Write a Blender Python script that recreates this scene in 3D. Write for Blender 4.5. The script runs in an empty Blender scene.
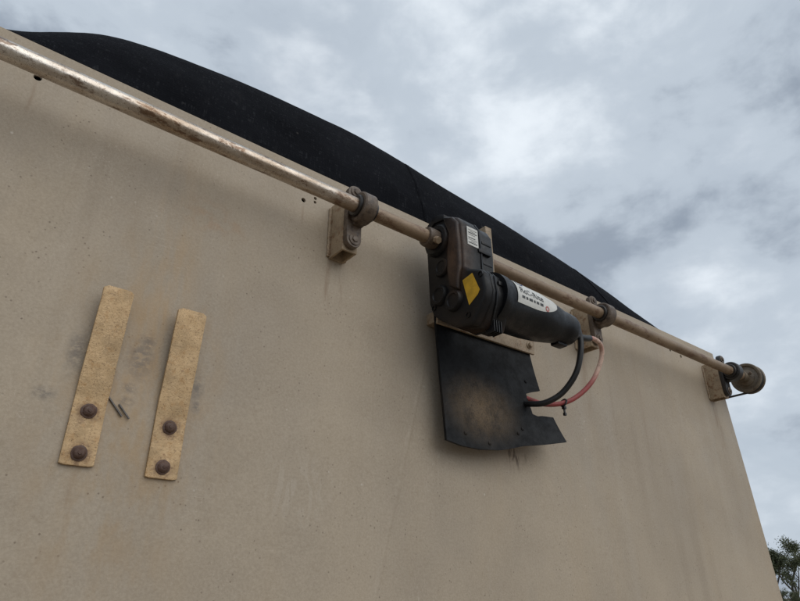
import bpy, bmesh, math, random
from mathutils import Vector, Matrix, noise
random.seed(7)
PI = math.pi
R = math.radians
S = bpy.context.scene
COL = S.collection

# ------------------------------------------------------------------ camera
cam = bpy.data.objects.new('camera', bpy.data.cameras.new('camera'))
COL.objects.link(cam)
S.camera = cam
cam.data.sensor_fit = 'HORIZONTAL'
cam.data.sensor_width = 36.0
cam.data.lens = 27.045
cam.data.clip_start = 0.02
cam.data.clip_end = 3000
cam.location = (0.0, -0.9, 1.7)
cam.rotation_euler = (R(90 + 26.3), 0, R(51.5 - 90))

# ------------------------------------------------------------------ sky
SUN_DIR = Vector((0.16, -0.80, 0.62)).normalized()
sun_el = math.asin(SUN_DIR.z)
sun_az = math.atan2(SUN_DIR.x, SUN_DIR.y)
world = bpy.data.worlds.new('World')
S.world = world
world.use_nodes = True
nt = world.node_tree
nt.nodes.clear()
N = nt.nodes.new
L = nt.links.new


def wmath(op, a, b=None):
    n = N('ShaderNodeMath')
    n.operation = op
    for i, v in enumerate((a, b)):
        if v is None:
            continue
        if isinstance(v, (int, float)):
            n.inputs[i].default_value = v
        else:
            L(v, n.inputs[i])
    return n.outputs[0]


wout = N('ShaderNodeOutputWorld')
tc = N('ShaderNodeTexCoord')
sep = N('ShaderNodeSeparateXYZ')
L(tc.outputs['Generated'], sep.inputs[0])
zc = wmath('ADD', wmath('MAXIMUM', sep.outputs[2], 0.0), 0.30)
cmb = N('ShaderNodeCombineXYZ')
L(wmath('DIVIDE', sep.outputs[0], zc), cmb.inputs[0])
L(wmath('DIVIDE', sep.outputs[1], zc), cmb.inputs[1])
L(wmath('MULTIPLY', sep.outputs[2], 0.8), cmb.inputs[2])


dirv = N('ShaderNodeCombineXYZ')
L(sep.outputs[0], dirv.inputs[0])
L(sep.outputs[1], dirv.inputs[1])
L(wmath('MULTIPLY', sep.outputs[2], 1.7), dirv.inputs[2])


def wnoise(scale, detail, rough, dist, off, vec=None):
    m = N('ShaderNodeMapping')
    m.inputs['Location'].default_value = off
    L((vec or cmb).outputs[0], m.inputs[0])
    n = N('ShaderNodeTexNoise')
    n.inputs['Scale'].default_value = scale
    n.inputs['Detail'].default_value = detail
    n.inputs['Roughness'].default_value = rough
    n.inputs['Distortion'].default_value = dist
    L(m.outputs[0], n.inputs['Vector'])
    return n.outputs['Fac']


big = wnoise(1.7, 3, 0.5, 0.2, (0.9, 2.4, 0))
mid = wnoise(5.2, 10, 0.55, 0.15, (4.2, 0.6, 0), dirv)
fac = wmath('ADD', wmath('MULTIPLY', big, 0.42), wmath('MULTIPLY', mid, 0.58))
ramp = N('ShaderNodeValToRGB')
cr = ramp.color_ramp
cr.interpolation = 'EASE'
cr.elements[0].position = 0.37
cr.elements[0].color = (0.29, 0.34, 0.41, 1)
cr.elements[1].position = 0.68
cr.elements[1].color = (0.80, 0.86, 0.92, 1)
e = cr.elements.new(0.49)
e.color = (0.50, 0.565, 0.64, 1)
L(fac, ramp.inputs[0])
sky = N('ShaderNodeTexSky')
sky.sky_type = 'NISHITA'
sky.sun_disc = False
sky.sun_elevation = sun_el
sky.sun_rotation = sun_az
sky.air_density = 1.0
sky.dust_density = 2.0
bg_sky = N('ShaderNodeBackground')
L(sky.outputs[0], bg_sky.inputs[0])
bg_sky.inputs[1].default_value = 0.08
bg_cl = N('ShaderNodeBackground')
L(ramp.outputs[0], bg_cl.inputs[0])
bg_cl.inputs[1].default_value = 1.0
thin = N('ShaderNodeMapRange')
thin.inputs['From Min'].default_value = 0.56
thin.inputs['From Max'].default_value = 0.72
thin.inputs['To Min'].default_value = 0.96
thin.inputs['To Max'].default_value = 0.80
L(wnoise(1.9, 5, 0.5, 0.2, (9.1, 3.3, 0)), thin.inputs[0])
mx = N('ShaderNodeMixShader')
L(thin.outputs[0], mx.inputs[0])
L(bg_sky.outputs[0], mx.inputs[1])
L(bg_cl.outputs[0], mx.inputs[2])
L(mx.outputs[0], wout.inputs[0])

# ------------------------------------------------------------------ sun, exposure
sd = bpy.data.lights.new('sun', 'SUN')
sd.energy = 1.05
sd.angle = R(62)
sd.color = (1.0, 0.95, 0.87)
sun = bpy.data.objects.new('sun', sd)
COL.objects.link(sun)
sun.rotation_euler = (-SUN_DIR).to_track_quat('-Z', 'Y').to_euler()
S.view_settings.view_transform = 'Standard'
S.view_settings.look = 'None'
S.view_settings.exposure = 0.12
S.view_settings.gamma = 1.0
S.view_settings.use_curve_mapping = False
S.render.engine = 'CYCLES'
S.render.resolution_x = 1024
S.render.resolution_y = 769


# ------------------------------------------------------------------ materials
class Mat:
    def __init__(self, name, rough=0.6, metal=0.0, spec=0.5):
        self.m = bpy.data.materials.new(name)
        self.m.use_nodes = True
        self.t = self.m.node_tree
        self.b = self.t.nodes['Principled BSDF']
        self.b.inputs['Roughness'].default_value = rough
        self.b.inputs['Metallic'].default_value = metal
        self.b.inputs['Specular IOR Level'].default_value = spec
        self.geo = self.t.nodes.new('ShaderNodeNewGeometry')
        self.pos = self.geo.outputs['Position']

    def link(self, a, b):
        self.t.links.new(a, b)

    def _in(self, sock, v):
        if isinstance(v, (int, float)):
            sock.default_value = v
        elif isinstance(v, (tuple, list)):
            sock.default_value = tuple(v) + ((1,) if len(sock.default_value) == 4 and len(v) == 3 else ())
        else:
            self.link(v, sock)

    def noise(self, scale, detail=4, rough=0.55, stretch=(1, 1, 1), off=(0, 0, 0), dist=0.0):
        mp = self.t.nodes.new('ShaderNodeMapping')
        mp.inputs['Scale'].default_value = stretch
        mp.inputs['Location'].default_value = off
        self.link(self.pos, mp.inputs[0])
        n = self.t.nodes.new('ShaderNodeTexNoise')
        n.inputs['Scale'].default_value = scale
        n.inputs['Detail'].default_value = detail
        n.inputs['Roughness'].default_value = rough
        n.inputs['Distortion'].default_value = dist
        self.link(mp.outputs[0], n.inputs['Vector'])
        return n.outputs['Fac']

    def voro(self, scale, stretch=(1, 1, 1)):
        mp = self.t.nodes.new('ShaderNodeMapping')
        mp.inputs['Scale'].default_value = stretch
        self.link(self.pos, mp.inputs[0])
        n = self.t.nodes.new('ShaderNodeTexVoronoi')
        n.inputs['Scale'].default_value = scale
        self.link(mp.outputs[0], n.inputs['Vector'])
        return n.outputs['Distance']

    def rng(self, v, a, b, c=0.0, d=1.0, smooth=True):
        n = self.t.nodes.new('ShaderNodeMapRange')
        n.interpolation_type = 'SMOOTHSTEP' if smooth else 'LINEAR'
        self._in(n.inputs[0], v)
        n.inputs[1].default_value, n.inputs[2].default_value = a, b
        n.inputs[3].default_value, n.inputs[4].default_value = c, d
        return n.outputs[0]

    def math(self, op, a, b=0.0):
        n = self.t.nodes.new('ShaderNodeMath')
        n.operation = op
        self._in(n.inputs[0], a)
        self._in(n.inputs[1], b)
        return n.outputs[0]

    def mix(self, f, a, b, mode='MIX'):
        n = self.t.nodes.new('ShaderNodeMix')
        n.data_type = 'RGBA'
        n.blend_type = mode
        self._in(n.inputs['Factor'], f)
        self._in(n.inputs[6], a)
        self._in(n.inputs[7], b)
        return n.outputs[2]

    def spot(self, centre, radii, soft=0.0):
        """1 inside an ellipsoid at a world position, fading to 0 at its rim"""
        s = self.t.nodes.new('ShaderNodeVectorMath')
        s.operation = 'SUBTRACT'
        self.link(self.pos, s.inputs[0])
        s.inputs[1].default_value = centre
        d = self.t.nodes.new('ShaderNodeVectorMath')
        d.operation = 'DIVIDE'
        self.link(s.outputs[0], d.inputs[0])
        d.inputs[1].default_value = radii
        n = self.t.nodes.new('ShaderNodeVectorMath')
        n.operation = 'LENGTH'
        self.link(d.outputs[0], n.inputs[0])
        return self.rng(n.outputs['Value'], soft, 1.0, 1.0, 0.0)

    def color(self, c):
        self._in(self.b.inputs['Base Color'], c)

    def rough(self, r):
        self._in(self.b.inputs['Roughness'], r)

    def bump(self, h, dist=0.001, strength=1.0):
        n = self.t.nodes.new('ShaderNodeBump')
        n.inputs['Distance'].default_value = dist
        n.inputs['Strength'].default_value = strength
        self.link(h, n.inputs['Height'])
        self.link(n.outputs[0], self.b.inputs['Normal'])


M = {}


def mat_wall():
    k = Mat('weathered_tan_paint', 0.62, 0, 0.35)
    c = k.mix(k.rng(k.noise(2.2, 5, 0.6), 0.32, 0.68), (0.348, 0.290, 0.223), (0.438, 0.364, 0.274))
    # warm vertical streaks and grey chalking
    c = k.mix(k.rng(k.noise(7, 4, 0.6, (1, 1, 0.10), (3, 0, 1)), 0.5, 0.75, 0, 0.35), c, (0.43, 0.335, 0.225))
    c = k.mix(k.rng(k.noise(3.3, 6, 0.65, (1, 1, 0.5), (8, 1, 2)), 0.5, 0.72, 0, 0.45), c, (0.315, 0.280, 0.235))
    vs_ = k.rng(k.noise(24, 5, 0.6, (1, 1, 0.035), (1, 0, 4)), 0.50, 0.66)
    c = k.mix(k.math('MULTIPLY', k.math('MULTIPLY', vs_, k.rng(k.noise(2.6, 3, 0.5, (1, 1, 0.6), (6, 2, 1)), 0.42, 0.62)), 0.20), c, (0.235, 0.180, 0.125))
    vs2 = k.rng(k.noise(15, 5, 0.6, (1, 1, 0.05), (7, 0, 2)), 0.52, 0.70)
    c = k.mix(k.math('MULTIPLY', vs2, 0.15), c, (0.47, 0.42, 0.36))
    # fine grain of dust
    c = k.mix(k.rng(k.noise(230, 3, 0.7), 0.30, 0.72, 0.0, 1.0), k.mix(0.13, c, (0.16, 0.12, 0.09)), k.mix(0.09, c, (0.68, 0.60, 0.49)))
    c = k.mix(k.rng(k.noise(60, 4, 0.7), 0.52, 0.75, 0, 0.22), c, (0.25, 0.185, 0.12))
    # dark specks and pale chips
    sp = k.math('MULTIPLY', k.rng(k.voro(95), 0.08, 0.18, 1, 0), k.rng(k.noise(14, 2), 0.46, 0.62))
    c = k.mix(k.math('MULTIPLY', sp, 0.60), c, (0.12, 0.085, 0.06))
    sp2 = k.math('MULTIPLY', k.rng(k.voro(41), 0.05, 0.11, 1, 0), k.rng(k.noise(5, 2, 0.5, (1, 1, 1), (2, 7, 4)), 0.55, 0.68))
    c = k.mix(k.math('MULTIPLY', sp2, 0.6), c, (0.60, 0.55, 0.48))
    # brown rust run around the two straps
    br = k.noise(22, 5, 0.65, (1, 1, 0.45))
    run = k.math('MULTIPLY', k.spot((0.225, 0, 1.96), (0.19, 1, 0.42)), k.rng(br, 0.42, 0.66))
    c = k.mix(k.math('MULTIPLY', run, 0.55), c, (0.38, 0.245, 0.115))
    run2 = k.math('MULTIPLY', k.spot((0.235, 0, 2.13), (0.07, 1, 0.36)), k.rng(k.noise(30, 4, 0.6, (1, 1, 0.14)), 0.40, 0.62))
    c = k.mix(k.math('MULTIPLY', run2, 0.42), c, (0.46, 0.30, 0.15))
    # blue grey rub marks between the straps
    rub = None
    for ct, rd in (((0.215, 0, 1.972), (0.017, 1, 0.012)), ((0.213, 0, 1.952), (0.016, 1, 0.010)),
                   ((0.109, 0, 1.944), (0.022, 1, 0.014)), ((0.228, 0, 2.045), (0.018, 1, 0.026)), ((0.222, 0, 2.02), (0.03, 1, 0.05)),
                   ((0.315, 0, 1.962), (0.013, 1, 0.016)), ((0.312, 0, 1.99), (0.016, 1, 0.028)), ((0.135, 0, 2.01), (0.02, 1, 0.05))):
        s = k.spot(ct, rd)
        rub = s if rub is None else k.math('MAXIMUM', rub, s)
    rub = k.math('MULTIPLY', rub, k.rng(k.noise(70, 5, 0.7, (1, 1, 1.6)), 0.36, 0.56))
    c = k.mix(k.math('MULTIPLY', rub, 0.62), c, (0.125, 0.115, 0.11))
    # greasy drips under the flap
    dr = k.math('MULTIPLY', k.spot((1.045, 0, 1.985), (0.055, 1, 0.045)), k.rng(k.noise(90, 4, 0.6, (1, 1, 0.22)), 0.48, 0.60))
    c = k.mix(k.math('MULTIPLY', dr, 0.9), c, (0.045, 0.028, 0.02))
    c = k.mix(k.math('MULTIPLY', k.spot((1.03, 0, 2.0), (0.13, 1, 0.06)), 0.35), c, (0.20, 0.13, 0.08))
    # rusty bloom below bracket and right of it, faint hand wipe arcs
    c = k.mix(k.math('MULTIPLY', k.spot((0.30, 0, 2.30), (0.10, 1, 0.05)), k.rng(k.noise(40, 4), 0.4, 0.7, 0, 0.4)), c, (0.40, 0.23, 0.12))
    wipe = k.math('MULTIPLY', k.spot((0.50, 0, 1.86), (0.12, 1, 0.10)), k.rng(k.noise(16, 3, 0.5, (2.0, 1, 0.8), (0, 0, 0), 2.0), 0.54, 0.60))
    c = k.mix(k.math('MULTIPLY', wipe, 0.16), c, (0.58, 0.53, 0.46))
    # rust runs below brackets, holes and clamp bolts
    for (x, z, w, h, a) in ((0.535, 2.26, 0.012, 0.11, 0.6), (0.566, 2.27, 0.008, 0.08, 0.5), (0.468, 2.385, 0.005, 0.04, 0.35), (-0.015, 2.40, 0.006, 0.05, 0.35),
                            (1.352, 2.24, 0.03, 0.15, 0.45), (2.09, 2.23, 0.03, 0.16, 0.45), (0.168, 1.81, 0.012, 0.08, 0.2), (1.62, 2.2, 0.015, 0.35, 0.15)):
        m_ = k.math('MULTIPLY', k.spot((x, 0, z), (w, 1, h)), k.rng(k.noise(90, 4, 0.65, (1, 1, 0.12)), 0.36, 0.62))
        c = k.mix(k.math('MULTIPLY', m_, a), c, (0.20, 0.115, 0.06))
    # hairline scuffs in patches, long and thin
    for st_, off, thr in (((1.0, 1, 16), (1, 2, 3), 0.5), ((20, 1, 1.2), (5, 1, 7), 0.5), ((9, 1, 9), (3, 3, 1), 0.5)):
        ln = k.noise(9, 3, 0.5, st_, off, 0.6)
        hair = k.math('MULTIPLY', k.rng(ln, 0.490, 0.5, 0, 1), k.rng(ln, 0.5, 0.510, 1, 0))
        pat = k.rng(k.noise(4.3, 3, 0.5, (1, 1, 1), off), 0.58, 0.70)
        c = k.mix(k.math('MULTIPLY', k.math('MULTIPLY', hair, pat), 0.35), c, (0.62, 0.55, 0.46))
    k.color(c)
    k.rough(k.rng(k.noise(9, 4), 0.3, 0.7, 0.52, 0.75))
    h = k.math('ADD', k.math('MULTIPLY', k.noise(300, 3, 0.7), 0.7), k.math('MULTIPLY', k.noise(35, 3), 0.6))
    k.bump(h, 0.0012, 0.55)
    return k.m


def mat_rusty(name, base, rust, amount=0.5, rough=0.55, scale=90, metal=0.0, speck=(0.06, 0.04, 0.03), spk=0.5, rings=()):
    k = Mat(name, rough, metal)
    c = k.mix(k.rng(k.noise(scale * 0.35, 5, 0.6), 0.35, 0.7), base, tuple(v * 0.72 for v in base))
    c = k.mix(k.rng(k.noise(scale, 6, 0.7), 0.62 - amount * 0.25, 0.78 - amount * 0.25), c, rust)
    c = k.mix(k.math('MULTIPLY', k.rng(k.noise(scale * 4.5, 4, 0.75), 0.53, 0.64), spk), c, speck)
    for ct, rd in rings:
        m_ = k.math('MULTIPLY', k.spot(ct, rd, 0.35), k.rng(k.noise(70, 5, 0.7), 0.35, 0.6))
        c = k.mix(k.math('MULTIPLY', m_, 0.8), c, (0.13, 0.065, 0.035))
    k.color(c)
    k.rough(k.rng(k.noise(scale * 0.8, 4), 0.3, 0.7, rough - 0.1, min(1, rough + 0.2)))
    k.bump(k.noise(scale * 3.2, 4, 0.7), 0.001, 0.6)
    return k.m


def mat_pipe():
    k = Mat('worn_tan_pipe_metal', 0.35, 0.15, 0.6)
    # left run bare and polished, right run still painted
    sx = k.t.nodes.new('ShaderNodeSeparateXYZ')
    k.link(k.pos, sx.inputs[0])
    worn = k.rng(k.math('ADD', sx.outputs[0], k.math('MULTIPLY', k.noise(9, 4), 0.18)), 0.48, 0.74, 1.0, 0.0)
    tan = k.mix(k.rng(k.noise(26, 5, 0.6, (0.35, 1, 1)), 0.35, 0.7), (0.30, 0.215, 0.140), (0.205, 0.140, 0.086))
    bare = k.mix(k.rng(k.noise(20, 5, 0.65, (0.25, 1, 1)), 0.36, 0.62), (0.67, 0.625, 0.57), (0.38, 0.295, 0.22))
    c = k.mix(worn, tan, bare)
    rust = k.rng(k.noise(48, 6, 0.75, (0.4, 1, 1)), 0.53, 0.60)
    c = k.mix(k.math('MULTIPLY', rust, 0.75), c, (0.135, 0.068, 0.034))
    c = k.mix(k.math('MULTIPLY', k.rng(k.noise(330, 3, 0.7), 0.55, 0.66), 0.55), c, (0.12, 0.075, 0.045))
    k.color(c)
    r = k.rng(k.noise(120, 4, 0.7), 0.35, 0.7, 0.20, 0.42)
    k.rough(k.math('ADD', r, k.math('MULTIPLY', k.math('SUBTRACT', 1.0, worn), 0.20)))
    k._in(k.b.inputs['Metallic'], k.math('ADD', k.math('MULTIPLY', worn, 0.66), 0.2))
    k.bump(k.noise(260, 4, 0.7), 0.0006, 0.5)
    return k.m


def mat_tarp():
    k = Mat('black_tarp_cloth', 0.80, 0, 0.05)
    c = k.mix(k.rng(k.noise(4, 5, 0.6), 0.35, 0.7), (0.0042, 0.0047, 0.0068), (0.0085, 0.0093, 0.0125))
    c = k.mix(k.rng(k.noise(24, 5, 0.7, (1, 1, 0.4)), 0.55, 0.8, 0, 0.40), c, (0.026, 0.026, 0.027))
    th = k.math('MULTIPLY', k.rng(k.noise(260, 2, 0.6, (1, 1, 0.10)), 0.50, 0.68), k.rng(k.noise(260, 2, 0.6, (0.10, 1, 1)), 0.45, 0.65))
    c = k.mix(k.math('MULTIPLY', th, 0.55), c, (0.034, 0.036, 0.041))
    fl = k.math('MULTIPLY', k.rng(k.voro(26, (1, 1, 1)), 0.05, 0.10, 1, 0), k.rng(k.noise(6, 2), 0.5, 0.65))
    c = k.mix(k.math('MULTIPLY', fl, 0.5), c, (0.09, 0.085, 0.08))
    k.color(c)
    k.bump(k.math('ADD', k.math('ADD', k.noise(520, 2, 0.5, (1, 1, 0.18)), k.noise(520, 2, 0.5, (0.18, 1, 1))), k.math('MULTIPLY', k.noise(50, 5, 0.65), 1.6)), 0.0014, 0.8)
    return k.m


def mat_black(name, base=(0.013, 0.014, 0.017), rough=0.42, dust=(0.13, 0.10, 0.075), amt=0.25, spots=(), spec=0.5):
    k = Mat(name, rough, 0, spec * 0.55)
    c = k.mix(k.rng(k.noise(30, 6, 0.7), 0.52, 0.80, 0, amt), base, dust)
    c = k.mix(k.rng(k.noise(260, 3, 0.7), 0.56, 0.75, 0, amt * 0.8), c, dust)
    for ct, rd, col, a in spots:
        s = k.math('MULTIPLY', k.spot(ct, rd), k.math('MULTIPLY', k.rng(k.noise(26, 6, 0.75, (1, 1, 0.7)), 0.30, 0.58, 0.30, 1.0), k.rng(k.noise(330, 3, 0.7), 0.30, 0.60, 0.55, 1.0)))
        c = k.mix(k.math('MULTIPLY', s, a), c, col)
    k.color(c)
    k.rough(k.rng(k.noise(45, 5, 0.7), 0.3, 0.7, rough - 0.08, rough + 0.18))
    k.bump(k.noise(420, 3, 0.7), 0.0005, 0.5)
    return k.m


def mat_plain(name, col, rough=0.5, metal=0.0, var=0.25, scale=120, spec=0.5):
    k = Mat(name, rough, metal, spec)
    k.color(k.mix(k.rng(k.noise(scale, 5, 0.65), 0.35, 0.75), col, tuple(v * (1 - var) for v in col)))
    k.bump(k.noise(scale * 3, 3), 0.0004, 0.4)
    return k.m


M['wall'] = mat_wall()
M['pipe'] = mat_pipe()
M['tarp'] = mat_tarp()
M['strap'] = mat_rusty('speckled_ochre_steel', (0.53, 0.365, 0.195), (0.42, 0.26, 0.12), 0.42, 0.42, 85, 0.25, (0.15, 0.085, 0.04), 0.62,
                       [((0.16725, -0.006, z), (0.021, 0.05, 0.022)) for z in (1.870, 1.9265)] + [((0.279, -0.006, z), (0.021, 0.05, 0.022)) for z in (1.865, 1.9215)])
M['bolt'] = mat_rusty('rusted_bolt_steel', (0.120, 0.070, 0.052), (0.075, 0.036, 0.024), 0.7, 0.55, 160)
M['tube'] = mat_rusty('chipped_tan_bracket_paint', (0.38, 0.285, 0.185), (0.20, 0.105, 0.050), 0.42, 0.55, 70)
M['bearing'] = mat_rusty('greasy_brown_cast_iron', (0.135, 0.098, 0.070), (0.055, 0.036, 0.025), 0.6, 0.42, 80)
M['grease'] = mat_plain('black_greasy_ring', (0.018, 0.015, 0.014), 0.4, 0, 0.4)
M['spool'] = mat_rusty('dull_brown_spool_metal', (0.18, 0.142, 0.098), (0.095, 0.066, 0.042), 0.5, 0.45, 60)
M['angle'] = mat_rusty('tan_angle_iron', (0.36, 0.275, 0.185), (0.22, 0.12, 0.06), 0.35, 0.55, 60)
M['housing'] = mat_black('dusty_black_gearbox_plastic', (0.006, 0.006, 0.007), 0.40, (0.06, 0.042, 0.030), 0.22,
                         (((0.752, -0.140, 2.33), (0.05, 0.040, 0.13), (0.11, 0.062, 0.038), 1.0),
                          ((0.80, -0.12, 2.175), (0.07, 0.10, 0.05), (0.11, 0.060, 0.035), 0.6)))
M['cover'] = mat_black('dusty_grey_black_gear_cover', (0.009, 0.0095, 0.011), 0.34, (0.07, 0.06, 0.05), 0.2,
                       (((0.86, -0.13, 2.165), (0.07, 0.10, 0.045), (0.12, 0.065, 0.04), 0.55),))
M['barrel'] = mat_black('black_motor_plastic', (0.004, 0.0045, 0.006), 0.33, (0.05, 0.045, 0.04), 0.10)
M['rubber'] = mat_black('black_rubber_sheet', (0.006, 0.0065, 0.0075), 0.50, (0.07, 0.07, 0.07), 0.16,
                        (((0.905, -0.05, 2.056), (0.135, 1, 0.096), (0.165, 0.115, 0.068), 1.0),), 0.35)
M['cable'] = mat_plain('black_cable_sheath', (0.010, 0.010, 0.011), 0.45, 0, 0.3)
M['yellow'] = mat_plain('scuffed_yellow_sticker', (0.62, 0.36, 0.020), 0.5, 0, 0.35, 60)
M['white'] = mat_plain('dusty_white_label', (0.62, 0.62, 0.59), 0.5, 0, 0.2, 60)
M['ink'] = mat_plain('faded_black_print', (0.05, 0.055, 0.06), 0.6, 0, 0.5)
M['blueink'] = mat_plain('faded_blue_print', (0.06, 0.09, 0.20), 0.6, 0, 0.4)
M['redink'] = mat_plain('faded_red_print', (0.50, 0.17, 0.15), 0.6, 0, 0.4)
M['wire'] = mat_plain('bare_wire_metal', (0.14, 0.13, 0.125), 0.45, 0.6, 0.3)
M['webbing'] = mat_plain('dark_webbing', (0.022, 0.020, 0.018), 0.8, 0, 0.4)


def mat_red():
    k = Mat('faded_red_cable_sheath', 0.5)
    f = k.spot((1.235, -0.15, 2.235), (0.105, 0.4, 0.105), 0.45)
    c = k.mix(k.math('MULTIPLY', f, k.rng(k.noise(40, 4), 0.25, 0.5, 0.7, 1.0)), (0.33, 0.060, 0.058), (0.60, 0.41, 0.32))
    k.color(k.mix(k.rng(k.noise(110, 5, 0.7), 0.45, 0.70, 0, 0.55), c, (0.12, 0.075, 0.055)))
    return k.m


M['red'] = mat_red()


def mat_ground():
    k = Mat('pale_dirt', 0.95, 0, 0.2)
    c = k.mix(k.rng(k.noise(0.5, 8, 0.65), 0.3, 0.7), (0.23, 0.185, 0.135), (0.30, 0.25, 0.195))
    k.color(k.mix(k.rng(k.noise(14, 5, 0.7), 0.5, 0.75, 0, 0.5), c, (0.20, 0.155, 0.11)))
    k.bump(k.noise(20, 6, 0.7), 0.03, 0.6)
    return k.m


M['ground'] = mat_ground()


def mat_leaf():
    k = Mat('gum_leaf', 0.55, 0, 0.4)
    k.color(k.mix(k.rng(k.noise(1.6, 4, 0.6), 0.35, 0.7), (0.075, 0.090, 0.045), (0.130, 0.140, 0.075)))
    k.b.inputs['Transmission Weight'].default_value = 0.0
    return k.m


M['leaf'] = mat_leaf()
M['bark'] = mat_plain('grey_bark', (0.115, 0.10, 0.085), 0.9, 0, 0.5, 12)


# ------------------------------------------------------------------ helpers
def root(name, loc, label, cat, group=None):
    o = bpy.data.objects.new(name, None)
    o.empty_display_size = 0.05
    o.location = loc
    COL.objects.link(o)
    o['label'], o['category'] = label, cat
    if group:
        o['group'] = group
    return o


def wloc(o):
    v = Vector((0, 0, 0))
    while o is not None:
        v += Vector(o.location)
        o = o.parent
    return v


def build(name, bm, mat, parent=None, smooth=35, origin=None):
    """link a bmesh (world coordinates) as one mesh object under its parent"""
    off = wloc(parent) if parent is not None else Vector(origin or (0, 0, 0))
    bmesh.ops.translate(bm, verts=bm.verts, vec=-off)
    bmesh.ops.recalc_face_normals(bm, faces=bm.faces)
    me = bpy.data.meshes.new(name)
    bm.to_mesh(me)
    bm.free()
    if smooth:
        for p in me.polygons:
            p.use_smooth = True
        me.set_sharp_from_angle(angle=R(smooth))
    me.materials.append(M[mat])
    o = bpy.data.objects.new(name, me)
    if parent is not None:
        o.parent = parent
    else:
        o.location = off
    COL.objects.link(o)
    return o


def bevel(bm, w, seg=2, ang=25):
    es = [e for e in bm.edges if len(e.link_faces) == 2 and e.calc_face_angle(0) > R(ang)]
    bmesh.ops.bevel(bm, geom=es, offset=w, segments=seg, profile=0.6, affect='EDGES', clamp_overlap=True)
    return bm


def box(x0, x1, y0, y1, z0, z1, bv=0.0, bm=None):
    n = bm is None
    b = bmesh.new()
    bmesh.ops.create_cube(b, size=1)
    for v in b.verts:
        v.co = Vector((x0 + (v.co.x + .5) * (x1 - x0), y0 + (v.co.y + .5) * (y1 - y0), z0 + (v.co.z + .5) * (z1 - z0)))
    if bv:
        bevel(b, bv)
    return b if n else join(bm, b)


def join(bm, other):
    me = bpy.data.meshes.new('tmp')
    other.to_mesh(me)
    other.free()
    bm.from_mesh(me)
    bpy.data.meshes.remove(me)
    return bm


def prism(pts, axis, a, b, bv=0.0, seg=2, ang=25):
    """polygon pts in the plane across axis, extruded from a to b"""
    bm = bmesh.new()

    def P(p, t):
        if axis == 'x':
            return (t, p[0], p[1])
        if axis == 'y':
            return (p[0], t, p[1])
        return (p[0], p[1], t)
    va = [bm.verts.new(P(p, a)) for p in pts]
    vb = [bm.verts.new(P(p, b)) for p in pts]
    n = len(pts)
    bm.faces.new(va)
    bm.faces.new(vb[::-1])
    for i in range(n):
        bm.faces.new((va[i], vb[i], vb[(i + 1) % n], va[(i + 1) % n]))
    bmesh.ops.recalc_face_normals(bm, faces=bm.faces)
    if bv:
        bevel(bm, bv, seg, ang)
    return bm


def lathe(prof, c, axis='x', n=40, bm=None):
    """prof: (t, r) along the axis through c"""
    b = bm or bmesh.new()
    rings = []
    for t, r in prof:
        ring = []
        for i in range(n):
            a = 2 * PI * i / n
            u, v = r * math.cos(a), r * math.sin(a)
            if axis == 'x':
                p = (c[0] + t, c[1] + u, c[2] + v)
            elif axis == 'y':
                p = (c[0] + u, c[1] + t, c[2] + v)
            else:
                p = (c[0] + u, c[1] + v, c[2] + t)
            ring.append(b.verts.new(p))
        rings.append(ring)
    for k in range(len(rings) - 1):
        for i in range(n):
            j = (i + 1) % n
            b.faces.new((rings[k][i], rings[k][j], rings[k + 1][j], rings[k + 1][i]))
    b.faces.new(rings[0])
    b.faces.new(rings[-1][::-1])
    return b


def spline(pts, n):
    """Catmull-Rom through 3-D points"""
    P = [Vector(p) for p in pts]
    P = [P[0] * 2 - P[1]] + P + [P[-1] * 2 - P[-2]]
    out = []
    for i in range(1, len(P) - 2):
        for k in range(n):
            t = k / n
            a, b, c, d = P[i - 1], P[i], P[i + 1], P[i + 2]
            out.append(0.5 * ((2 * b) + (c - a) * t + (2 * a - 5 * b + 4 * c - d) * t * t + (3 * b - a - 3 * c + d) * t ** 3))
    out.append(P[-2])
    return out


def tube(pts, rad, n=12, bm=None):
    b = bm or bmesh.new()
    rings = []
    up = Vector((0.13, 0.31, 0.94))
    for i, p in enumerate(pts):
        t = (pts[min(i + 1, len(pts) - 1)] - pts[max(i - 1, 0)]).normalized()
        s = t.cross(up)
        if s.length < 1e-4:
            s = t.cross(Vector((1, 0, 0)))
        s.normalize()
        u = s.cross(t).normalized()
        r = rad(i / (len(pts) - 1)) if callable(rad) else rad
        rings.append([b.verts.new(p + (s * math.cos(2 * PI * k / n) + u * math.sin(2 * PI * k / n)) * r) for k in range(n)])
    for a, c in zip(rings, rings[1:]):
        for k in range(n):
            j = (k + 1) % n
            b.faces.new((a[k], a[j], c[j], c[k]))
    b.faces.new(rings[0][::-1])
    b.faces.new(rings[-1])
    return b


def copy_tree(o, parent=None):
    c = o.copy()
    COL.objects.link(c)
    c.parent = parent
    for ch in list(o.children):
        copy_tree(ch, c)
    return c


def hexbolt(c, axis_len=0.008, r=0.009, washer=0.012):
    """bolt head standing out along -Y from c"""
    b = lathe([(0, washer), (-0.002, washer), (-0.0025, washer * 0.9)], c, 'y', 20)
    h = [(c[0] + r * math.cos(PI / 3 * i + .3), c[2] + r * math.sin(PI / 3 * i + .3)) for i in range(6)]
    join(b, prism(h, 'y', c[1] - 0.0025, c[1] - 0.0025 - axis_len, 0.0012))
    return b


# ------------------------------------------------------------------ ground
bm = bmesh.new()
bmesh.ops.create_grid(bm, x_segments=40, y_segments=40, size=1500)
g = build('ground', bm, 'ground', None, 0)
g['kind'] = 'structure'

# ------------------------------------------------------------------ the bin
ZT = 2.500                       # top of the end panel
Z0 = 0.62


def x_right(z):
    return 2.178 + (ZT - z) * 0.088


def x_left(z):
    return -0.378 - (ZT - z) * 0.088


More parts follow.
